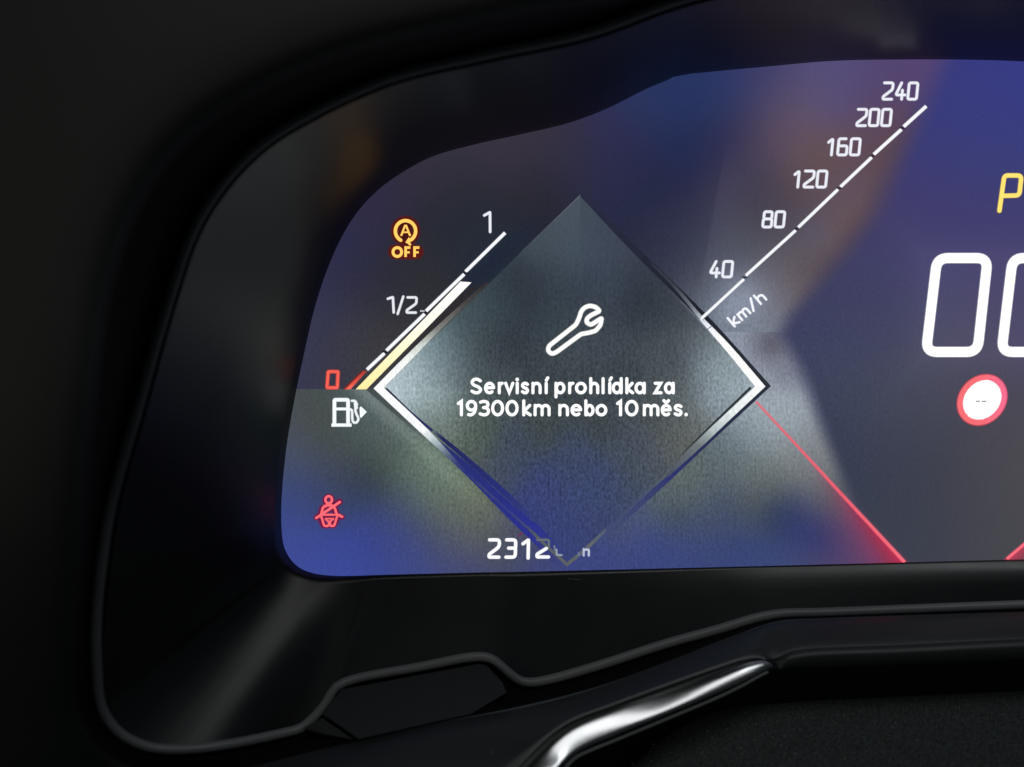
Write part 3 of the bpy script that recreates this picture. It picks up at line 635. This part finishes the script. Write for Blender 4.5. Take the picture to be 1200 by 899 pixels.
stroke(sb, [(378, 603.4), (394, 603.4)], 2.3, cr_, 1.1, .5, edge=eb)
stroke(sb, round_corners([(376.8, 606), (379.8, 616.2), (384.6, 616.6), (386.2, 612), (387.6, 616.6), (391.6, 616.2), (394.8, 606)], 1.2), 2.7, cr_, 1.1, .6, edge=eb)
stroke(sb, [(381.4, 608.2), (386, 612), (390.8, 608.2)], 2.0, cr_, 1.0, .4, edge=eb)
stroke(sb, [(381.4, 607.8), (390.8, 607.8)], 1.8, cr_, 1.0, .4, edge=eb)
sb.build('seat_belt_icon', display)

# odometer, half swallowed by the popup
od = MB(); cw = (250, 252, 255)
for ch, x0, x1 in (('2', 571.5, 586.3), ('3', 591.4, 605.4)):
    sq_digit(od, ch, (x0 + 1.5, 632.7, x1 - 1.7, 653), 3.1, cw, .04, 1.1, 3.6)
sq_digit(od, '1', (610.5, 632.7, 624, 654), 3.1, cw, .02, 1.1, 1)
f = frame_of(629.2, 632.7, 642.8, 652.8, shear=.03)
stroke(od, round_corners([f(0, 1), f(1, 1), f(1, .60)], 3), 1.8, (104, 112, 116), 1, .8)
stroke(od, round_corners([f(.8, .5), f(0, .16), f(0, 0), f(1, 0)], 3), 3.0, cw, 1.1, .8)
stroke(od, [(649.6, 640), (650.4, 645)], 1.2, (120, 128, 140), 1, .8)
stroke(od, round_corners([(652, 644), (652.5, 650.4), (658.2, 650.6)], 1.5), 1.4, (150, 160, 172), 1, .8)
stroke(od, [(684, 643.4), (684, 651)], 1.8, (176, 186, 210), 1, .8)
stroke(od, round_corners([(684, 644.5), (690, 643.8), (690, 651)], 1.8), 1.7, (196, 204, 224), 1, .8)
stroke(od, [(678, 648), (678.4, 651)], 1.4, (110, 120, 150), 1, .8)
stroke(od, [(607.5, 628.5), (611.5, 624.5)], 1.0, (120, 40, 90), 1, .6)
od.build('odometer_text', display)

# ------------------------------------------------------------------ surround of the display
SP = [(1500, 95), (1200, 72), (1033, 70), (967, 72), (900, 78), (850, 82.5), (815, 86), (799, 87.5), (790, 90), (781, 94.5), (758, 104), (712, 127), (667, 144), (608, 158), (558, 169), (508, 183), (475, 200), (445, 221), (420, 247), (402, 275),
      (385, 312), (369, 360), (356, 416), (345, 469), (336, 522), (330, 585), (330, 620), (333, 641), (341, 656), (352, 666), (368, 672), (390, 674.8), (410, 675), (440, 674), (560, 671), (615, 670), (890, 663.5), (1200, 655.5), (1500, 648)]
SA = [0, 1, 2, 8, 12, 15, 17, 19, 21, 23, 25, 26, 27, 28, 29, 30, 32, 33, 34, 35, 36, 37, 38]
LP = [(1500, -40, 34), (1200, -38, 34), (1030, -32, 34), (817, 5, 34), (692, 48, 35), (568, 75, 37), (460, 101, 38), (360, 147, 38), (313, 177, 38), (273, 217, 38), (238, 270, 38), (207, 358, 38), (173, 478, 37), (142, 589, 36), (131, 655, 35), (124, 720, 33), (120, 775, 31),
      (122, 828, 28), (140, 856, 26), (170, 872, 24), (205, 876, 22), (255, 872, 19.25), (335, 856, 11.31), (352, 851, 9.95), (376, 828, 8.31), (393, 803, 7.15), (410, 795, 6.08), (490, 779.5, 5), (560, 767, 4.75), (577, 770, 4.75), (598, 787, 4.75), (612, 796.5, 4.5), (628, 797, 4.36), (690, 781, 4.25), (780, 752, 4), (840, 735.5, 3.75), (891, 720.5, 3.75), (918, 716.5, 3.75), (960, 715.5, 3.75), (1200, 706.5, 3.75), (1500, 697, 6)]
LA = [0, 1, 2, 3, 4, 6, 7, 9, 11, 12, 13, 14, 16, 17, 18, 20, 22, 25, 28, 32, 36, 39, 40]
HP = [(1500, -90, 85), (1200, -80, 85), (1000, -60, 88), (720, -6, 90), (567, 23, 90), (400, 64, 90), (310, 103, 90), (240, 146, 90), (193, 193, 90), (158, 250, 90), (127, 343, 90), (109, 470, 90), (100, 560, 88), (95, 640, 84), (90, 720, 78), (88, 790, 70), (93, 835, 62), (112, 872, 54), (140, 893, 44), (200, 915, 34), (300, 898, 26), (345, 886, 24), (418, 869, 22), (514, 847, 19.5),
      (610, 828, 18), (700, 805, 17), (780, 776, 16), (858, 746, 15.5), (912, 728, 15), (960, 725, 15), (1200, 717.5, 15), (1500, 708, 15)]
HA = [0, 1, 2, 3, 4, 5, 6, 8, 10, 11, 12, 13, 15, 16, 17, 19, 20, 22, 23, 24, 28, 30, 31]
CNT = [4, 6, 12, 14, 16, 10, 12, 12, 12, 12, 8, 8, 6, 8, 8, 14, 10, 16, 10, 30, 20, 8]
Sr = rail([(x, y, .6) for x, y in SP], SA, CNT); Lr = rail(LP, LA, CNT); Hr = rail(HP, HA, CNT)

binn = thing('display_surround', 'glossy black bowl-shaped surround around the lit display, with a raised bead along its rim', 'surround')
Sin = Sr.copy(); Sin[:, 2] = -0.2
bulge = np.where(Sr[:, 0] > 340, 1 - .95 * sstep(640, 672, Sr[:, 1]), 1.0)
def bowl(t, dd): r = Sr * (1 - t) + Lr * t; r[:, 2] += dd * bulge; return r
loft('surround_bowl', [Sin, Sr, bowl(.05, .3), bowl(.12, .9), bowl(.3, 1.6), bowl(.55, 1.2), bowl(.8, .5), Lr], M_surround, binn)
# bead: a rounded lip, on the upper left set off by a narrow groove
out = Hr - Lr; out[:, 2] = 0; out /= np.linalg.norm(out, axis=1)[:, None] + 1e-9
# outward normals of the rim curve itself
T = np.gradient(Lr[:, :2], axis=0); Nn = np.stack([T[:, 1], -T[:, 0]], 1); Nn /= np.linalg.norm(Nn, axis=1)[:, None]
Nn *= np.sign((Nn * (Hr - Lr)[:, :2]).sum(1).mean())
low = np.array([sstep(700, 860, y) * 1.0 for y in Lr[:, 1]]); low[Lr[:, 0] > 300] = np.where(Lr[Lr[:, 0] > 300, 1] > 500, 1, 0)
offp = 11 - 8.5 * low
bead = Lr.copy(); bead[:, :2] += Nn * offp[:, None]; bead[:, 2] += 0.3
tube('rim_bead', bead, 1.15 - 0.02 * low, M_bead, binn, 14)
# floor under the bead, groove between bowl rim and bead
g1 = Lr.copy(); g1[:, :2] += Nn * 2; g1[:, 2] -= 1.2
g2 = Lr.copy(); g2[:, :2] += Nn * (offp + 5)[:, None]; g2[:, 2] -= 0.8
t_ = lerp(g2, Hr, .06); t_[:, 2] = g2[:, 2] - 0.4
loft('rim_channel', [Lr, g1, g2], M_recess, binn)
loft('recess_wall', [g2, t_, lerp(g2, Hr, .5), Hr], M_recess, binn)

# little flap below the display
def hy(px): return np.interp(px, Hr[Hr[:, 0] > 200][:, 0][np.argsort(Hr[Hr[:, 0] > 200][:, 0])], Hr[Hr[:, 0] > 200][:, 1][np.argsort(Hr[Hr[:, 0] > 200][:, 0])])
fo = np.array([(400, 808, 11.0), (563, 777.5, 7.5), (571, 780, 7.5), (590, 801, 11.0), (594, 812, 12.6), (553, 837, 18.6), (512, 846.5, 19.8), (420, 866.5, 22.4), (378.5, 838, 18.6), (379, 834, 18.3)], float)
def plate(name, o_, thick, mat_, parent, bev=1.2, raise_=0.5):
    G = np.c_[o_[:, :2], np.ones(len(o_))]; o_ = o_.copy(); o_[:, 2] = G @ np.linalg.lstsq(G, o_[:, 2], rcond=None)[0]
    c = o_.mean(0); inn = []
    n = len(o_)
    ins = []
    for i in range(n):
        dv = c[:2] - o_[i, :2]; dv = dv / np.linalg.norm(dv); ins.append((o_[i, 0] + dv[0] * bev, o_[i, 1] + dv[1] * bev, o_[i, 2] + raise_))
    ins = np.array(ins); back = o_.copy(); back[:, 2] -= thick
    V_ = np.vstack([back, o_, ins]); vs = [P(a, b_, d_ * 1e-3) for a, b_, d_ in V_]; cc = ins.mean(0); vs.append(P(cc[0], cc[1], cc[2] * 1e-3))
    F_ = [(i, (i + 1) % n, n + (i + 1) % n, n + i) for i in range(n)] + [(n + i, n + (i + 1) % n, 2 * n + (i + 1) % n, 2 * n + i) for i in range(n)]
    F_ += [(2 * n + i, 2 * n + (i + 1) % n, 3 * n) for i in range(n)]
    me_ = bpy.data.meshes.new(name); me_.from_pydata(vs, [], F_)
    import bmesh
    bm = bmesh.new(); bm.from_mesh(me_); bmesh.ops.recalc_face_normals(bm, faces=bm.faces); bm.to_mesh(me_); bm.free()
    return link(name, me_, mat_, parent, smooth=False)
plate('access_flap', fo, 3.0, M_flap, binn)
plate('corner_gusset', np.array([(355, 853.5, 17.6), (368, 847, 17.6), (377, 841, 18.4), (415, 867, 22.2), (380, 861, 20.8)], float), 2.5, M_flap, binn, .8, .2)

# ------------------------------------------------------------------ dashboard hood
hood = thing('dashboard_hood', 'dark blurred dashboard hood curving round the left and top of the display surround', 'dashboard')
hn = sum(CNT[:15]) + 1
Ha = Hr[:hn].copy()
OP = [(1500, -420, 60), (1200, -420, 60), (1000, -400, 62), (600, -380, 64), (400, -360, 66), (150, -330, 68), (0, -300, 70), (-150, -220, 72), (-300, -50, 72), (-360, 150, 72), (-400, 350, 72), (-420, 560, 70), (-420, 720, 64), (-400, 860, 58), (-330, 1000, 50), (-150, 1150, 36)]
Oa = rail(OP, list(range(16)), CNT[:15])
loft('hood_shell', [lerp(Ha, Oa, -.006, -8), Ha, lerp(Ha, Oa, .03, 3.0), lerp(Ha, Oa, .07, 4.6), lerp(Ha, Oa, .14, 6.5), lerp(Ha, Oa, .28, 8), lerp(Ha, Oa, .5, 8), lerp(Ha, Oa, .75, 5), Oa], M_hood, hood)

# ------------------------------------------------------------------ steering column cover
col = thing('column_cover', 'satin black steering column cover with a bright chrome strip, below the display', 'trim cover')
Q0 = [(150, 935, 36), (230, 916, 31), (345, 886, 25), (430, 866, 22.6), (514, 847, 20), (610, 830, 18.4), (660, 818, 17.8), (700, 806, 17.2), (780, 776, 16.4), (840, 753, 16), (870, 742, 15.8), (890, 735, 15.6), (906, 730, 15.5), (927, 727, 15.4), (948, 726, 15.4), (1050, 722.5, 15.4), (1200, 718, 15.4), (1500, 708, 15.4)]
Q1 = [(400, 1090, 50), (470, 1030, 46), (530, 970, 40), (570, 932, 36), (604, 900, 33), (642, 863, 30), (668, 845, 28.5), (720, 825, 27), (780, 803, 26), (840, 782, 25), (870, 772.5, 24.5), (889, 770, 24), (905, 775, 23.5), (927, 766, 23), (948, 762.5, 23), (1050, 758.5, 23), (1200, 751, 23), (1500, 738, 23)]
A_ = list(range(18)); Cn = [4, 6, 6, 8, 10, 10, 6, 8, 10, 8, 6, 6, 8, 6, 10, 10, 8]
q0 = rail(Q0, A_, Cn); q1 = rail(Q1, A_, Cn)
gr_ = 1 - sstep(895, 925, q1[:, 0])                     # the groove only runs along the chrome
def dn(r, dy, dd, dx=0): r = r.copy(); r[:, 1] += dy; r[:, 0] += dx; r[:, 2] += dd; return r
K = [(480, 1090, 50), (540, 1030, 46), (590, 980, 42), (630, 942, 38), (655, 908, 34), (674, 887, 31.5), (692, 878, 30), (726, 864, 28.5), (784, 840, 27.5), (842, 815.5, 26.5), (872, 801, 26), (888, 792, 25.5), (906, 784, 24.5), (927, 783, 23.5), (948, 782, 23.2), (1050, 778.5, 23.2), (1200, 772, 23.2), (1500, 760, 23.2)]
Fb = [(620, 1090, 30), (640, 1030, 28), (660, 990, 24), (690, 955, 20), (718, 920, 18), (738, 901, 17), (752, 888, 16), (778, 866, 15), (818, 842, 14), (850, 831, 14), (874, 827, 14), (890, 826, 14), (906, 825, 14), (927, 823.5, 14), (948, 822, 14), (1050, 817, 14), (1200, 810, 14), (1500, 798, 14)]
kk = rail(K, A_, Cn); ff = rail(Fb, A_, Cn)
sh0 = dn(q0, 1, -3); sh0[:, 2] = q0[:, 2] - 3
ga = q1.copy(); gb = q1.copy(); gb[:, :2] += (kk - q1)[:, :2] * 0.07 * gr_[:, None]; gb[:, 2] -= 0.8 * gr_
gc = q1.copy(); gc[:, :2] += (kk - q1)[:, :2] * (0.14 * gr_ + 0.05 * (1 - gr_))[:, None]; gc[:, 2] += 0.9 * (1 - gr_)
gd = lerp(q1, kk, .4); gd[:, 2] += 1.2 - 4.0 * gr_; ge = lerp(q1, kk, .8); ge[:, 2] += 0.9 - 3.2 * gr_
loft('upper_shelf', [sh0, q0, lerp(q0, q1, .25, .5), lerp(q0, q1, .6, .7), lerp(q0, q1, .88, .7), lerp(q0, q1, .97, .35), q1, gb, gc, gd, ge, kk], M_cover, col)
k2 = dn(kk, 2.5, -1.2); k3 = lerp(kk, ff, .14, -1.5)
loft('lower_face', [kk, k2, k3, lerp(kk, ff, .5, -1.5), ff], M_under, col)
# chrome strip
Tt = [(560, 960, 38), (590, 926, 35), (618, 897, 32.5), (651, 866.5, 30.2), (674, 850, 28.7), (720, 830, 26.8), (780, 807.5, 25.0), (840, 786, 24.3), (872, 775.5, 24.1), (889, 773, 24.0), (900, 776, 24.5), (906, 779.5, 24.4)]
Bb = [(620, 960, 39), (638, 926, 36), (654, 901, 34), (670, 886, 32), (686, 876, 31), (722, 861, 29.8), (781, 837, 28.6), (841, 812, 27.4), (873, 797.5, 26.6), (888, 789.5, 26), (898, 784.5, 25.2), (906.5, 780.5, 24.4)]
Ca = [6, 6, 8, 8, 10, 12, 12, 8, 6, 5, 4]; ct = rail(Tt, list(range(12)), Ca); cb = rail(Bb, list(range(12)), Ca)
wdt = np.clip(np.linalg.norm((ct - cb)[:, :2], axis=1) / 30, 0, 1)
rt = sstep(760, 880, ct[:, 0])                          # flat and broad at the left, rounder towards the tip
def cl(t, dd, d2=None):
    d2 = dd if d2 is None else d2
    r = ct * (1 - t) + cb * t; r[:, 2] += (dd * (1 - rt) + d2 * rt) * wdt; return r
loft('chrome_strip', [cl(0, -.6), cl(0.0, -.1), cl(.04, .22), cl(.1, .34, .8), cl(.2, .44, 1.25), cl(.35, .50, 1.5), cl(.5, .54, 1.45), cl(.65, .54, 1.3), cl(.8, .50, 1.1), cl(.9, .42, .8), cl(.96, .22, .4), cl(1, -.2), cl(1, -.9)], M_chrome, col)

# ------------------------------------------------------------------ felt pad and its dust
pad = thing('felt_pad', 'dusty dark felt surface at the lower right under the column cover', 'felt pad')
nP = len(ff); bot = ff.copy(); bot[:, 1] = 1100; bot[:, 0] = ff[:, 0] * 1.0; bot[:, 2] = 44
pr = [dn(ff, 3, -3), dn(ff, -.5, .4), lerp(ff, bot, .06, 1.0), lerp(ff, bot, .2, 1.5), lerp(ff, bot, .5, 1.5), bot]
loft('pad_surface', pr, M_pad, pad)
vs = []; fs_ = []
for _ in range(900):
    i = random.randrange(10, nP - 1); t = random.random() ** 1.2 * .95 + .02
    a = pr[1][i] * (1 - t) + bot[i] * t; a = a.copy(); a[2] += 1.0 + 0.6 * min(1, t * 5)
    a[0] += random.uniform(-12, 12)
    if a[0] < 730: continue
    s_ = random.choice([.25, .3, .35, .45, .7]) ; th = random.random() * 3.14; k0 = len(vs); l_ = s_ * random.choice([1, 1, 1.5, 2.5])
    dx, dy = math.cos(th), math.sin(th)
    for u, v, e_ in ((-l_, -s_ * .5, 0), (l_, -s_ * .5, 0), (l_, s_ * .5, 0), (-l_, s_ * .5, 0), (0, 0, .12)):
        vs.append(P(a[0] + u * dx - v * dy, a[1] + u * dy + v * dx, (a[2] + e_) * 1e-3))
    fs_ += [(k0, k0 + 1, k0 + 4), (k0 + 1, k0 + 2, k0 + 4), (k0 + 2, k0 + 3, k0 + 4), (k0 + 3, k0, k0 + 4), (k0 + 3, k0 + 2, k0 + 1, k0)]
dm = bpy.data.meshes.new('dust'); dm.from_pydata(vs, [], fs_); dust = link('dust', dm, M_dust, pad, smooth=False); dust['kind'] = 'stuff'

# a few specks of dust and a hair scratch on the trim
vs = []; fs_ = []
def speck(px, py, d_, l_, s_, th):
    k0 = len(vs); dx, dy = math.cos(th), math.sin(th)
    for u, v, e_ in ((-l_, -s_, 0), (l_, -s_, 0), (l_, s_, 0), (-l_, s_, 0), (0, 0, .1)):
        vs.append(P(px + u * dx - v * dy, py + u * dy + v * dx, (d_ + e_) * 1e-3))
    fs_.extend([(k0, k0 + 1, k0 + 4), (k0 + 1, k0 + 2, k0 + 4), (k0 + 2, k0 + 3, k0 + 4), (k0 + 3, k0, k0 + 4), (k0 + 3, k0 + 2, k0 + 1, k0)])
for _ in range(60):
    i = random.randrange(12, len(q0) - 4); t = random.random()
    a = q0[i] * (1 - t) + q1[i] * t
    speck(a[0], a[1], a[2] + .75, random.choice([.25, .35, .5]), random.choice([.2, .3]), random.random() * 3)
speck(577, 882, 31.0, .9, .6, .5); speck(587, 881, 31.0, .5, .3, 0)
dm = bpy.data.meshes.new('dust'); dm.from_pydata(vs, [], fs_); dust = link('dust', dm, M_dust, col, smooth=False); dust['kind'] = 'stuff'

# thin bright moulded edges either side of the chrome
e1 = q1[:int(np.argmax(q1[:, 0] > 898))].copy(); e1[:, 2] += .15
tube('trim_edge', e1, 0.22, M_bead, col, 8)
e2 = kk[:int(np.argmax(kk[:, 0] > 900))].copy(); e2[:, 2] += .25; e2[:, 1] += 1.5
tube('trim_edge', e2, 0.24, M_bead, col, 8)
vs = []; fs_ = []
for _ in range(70):
    i = random.randrange(60, len(Sr) - 2); t = random.uniform(.1, .95)
    a = Sr[i] * (1 - t) + Lr[i] * t
    speck(a[0], a[1], a[2] + 1.75 * (bulge[i] if t < .9 else 1) + .1, random.choice([.2, .25, .35]), random.choice([.15, .22]), random.random() * 3)
speck(672, 678.8, 2.0, 7, .22, .06)
dm = bpy.data.meshes.new('dust'); dm.from_pydata(vs, [], fs_); dust = link('dust', dm, M_dust, binn, smooth=False); dust['kind'] = 'stuff'
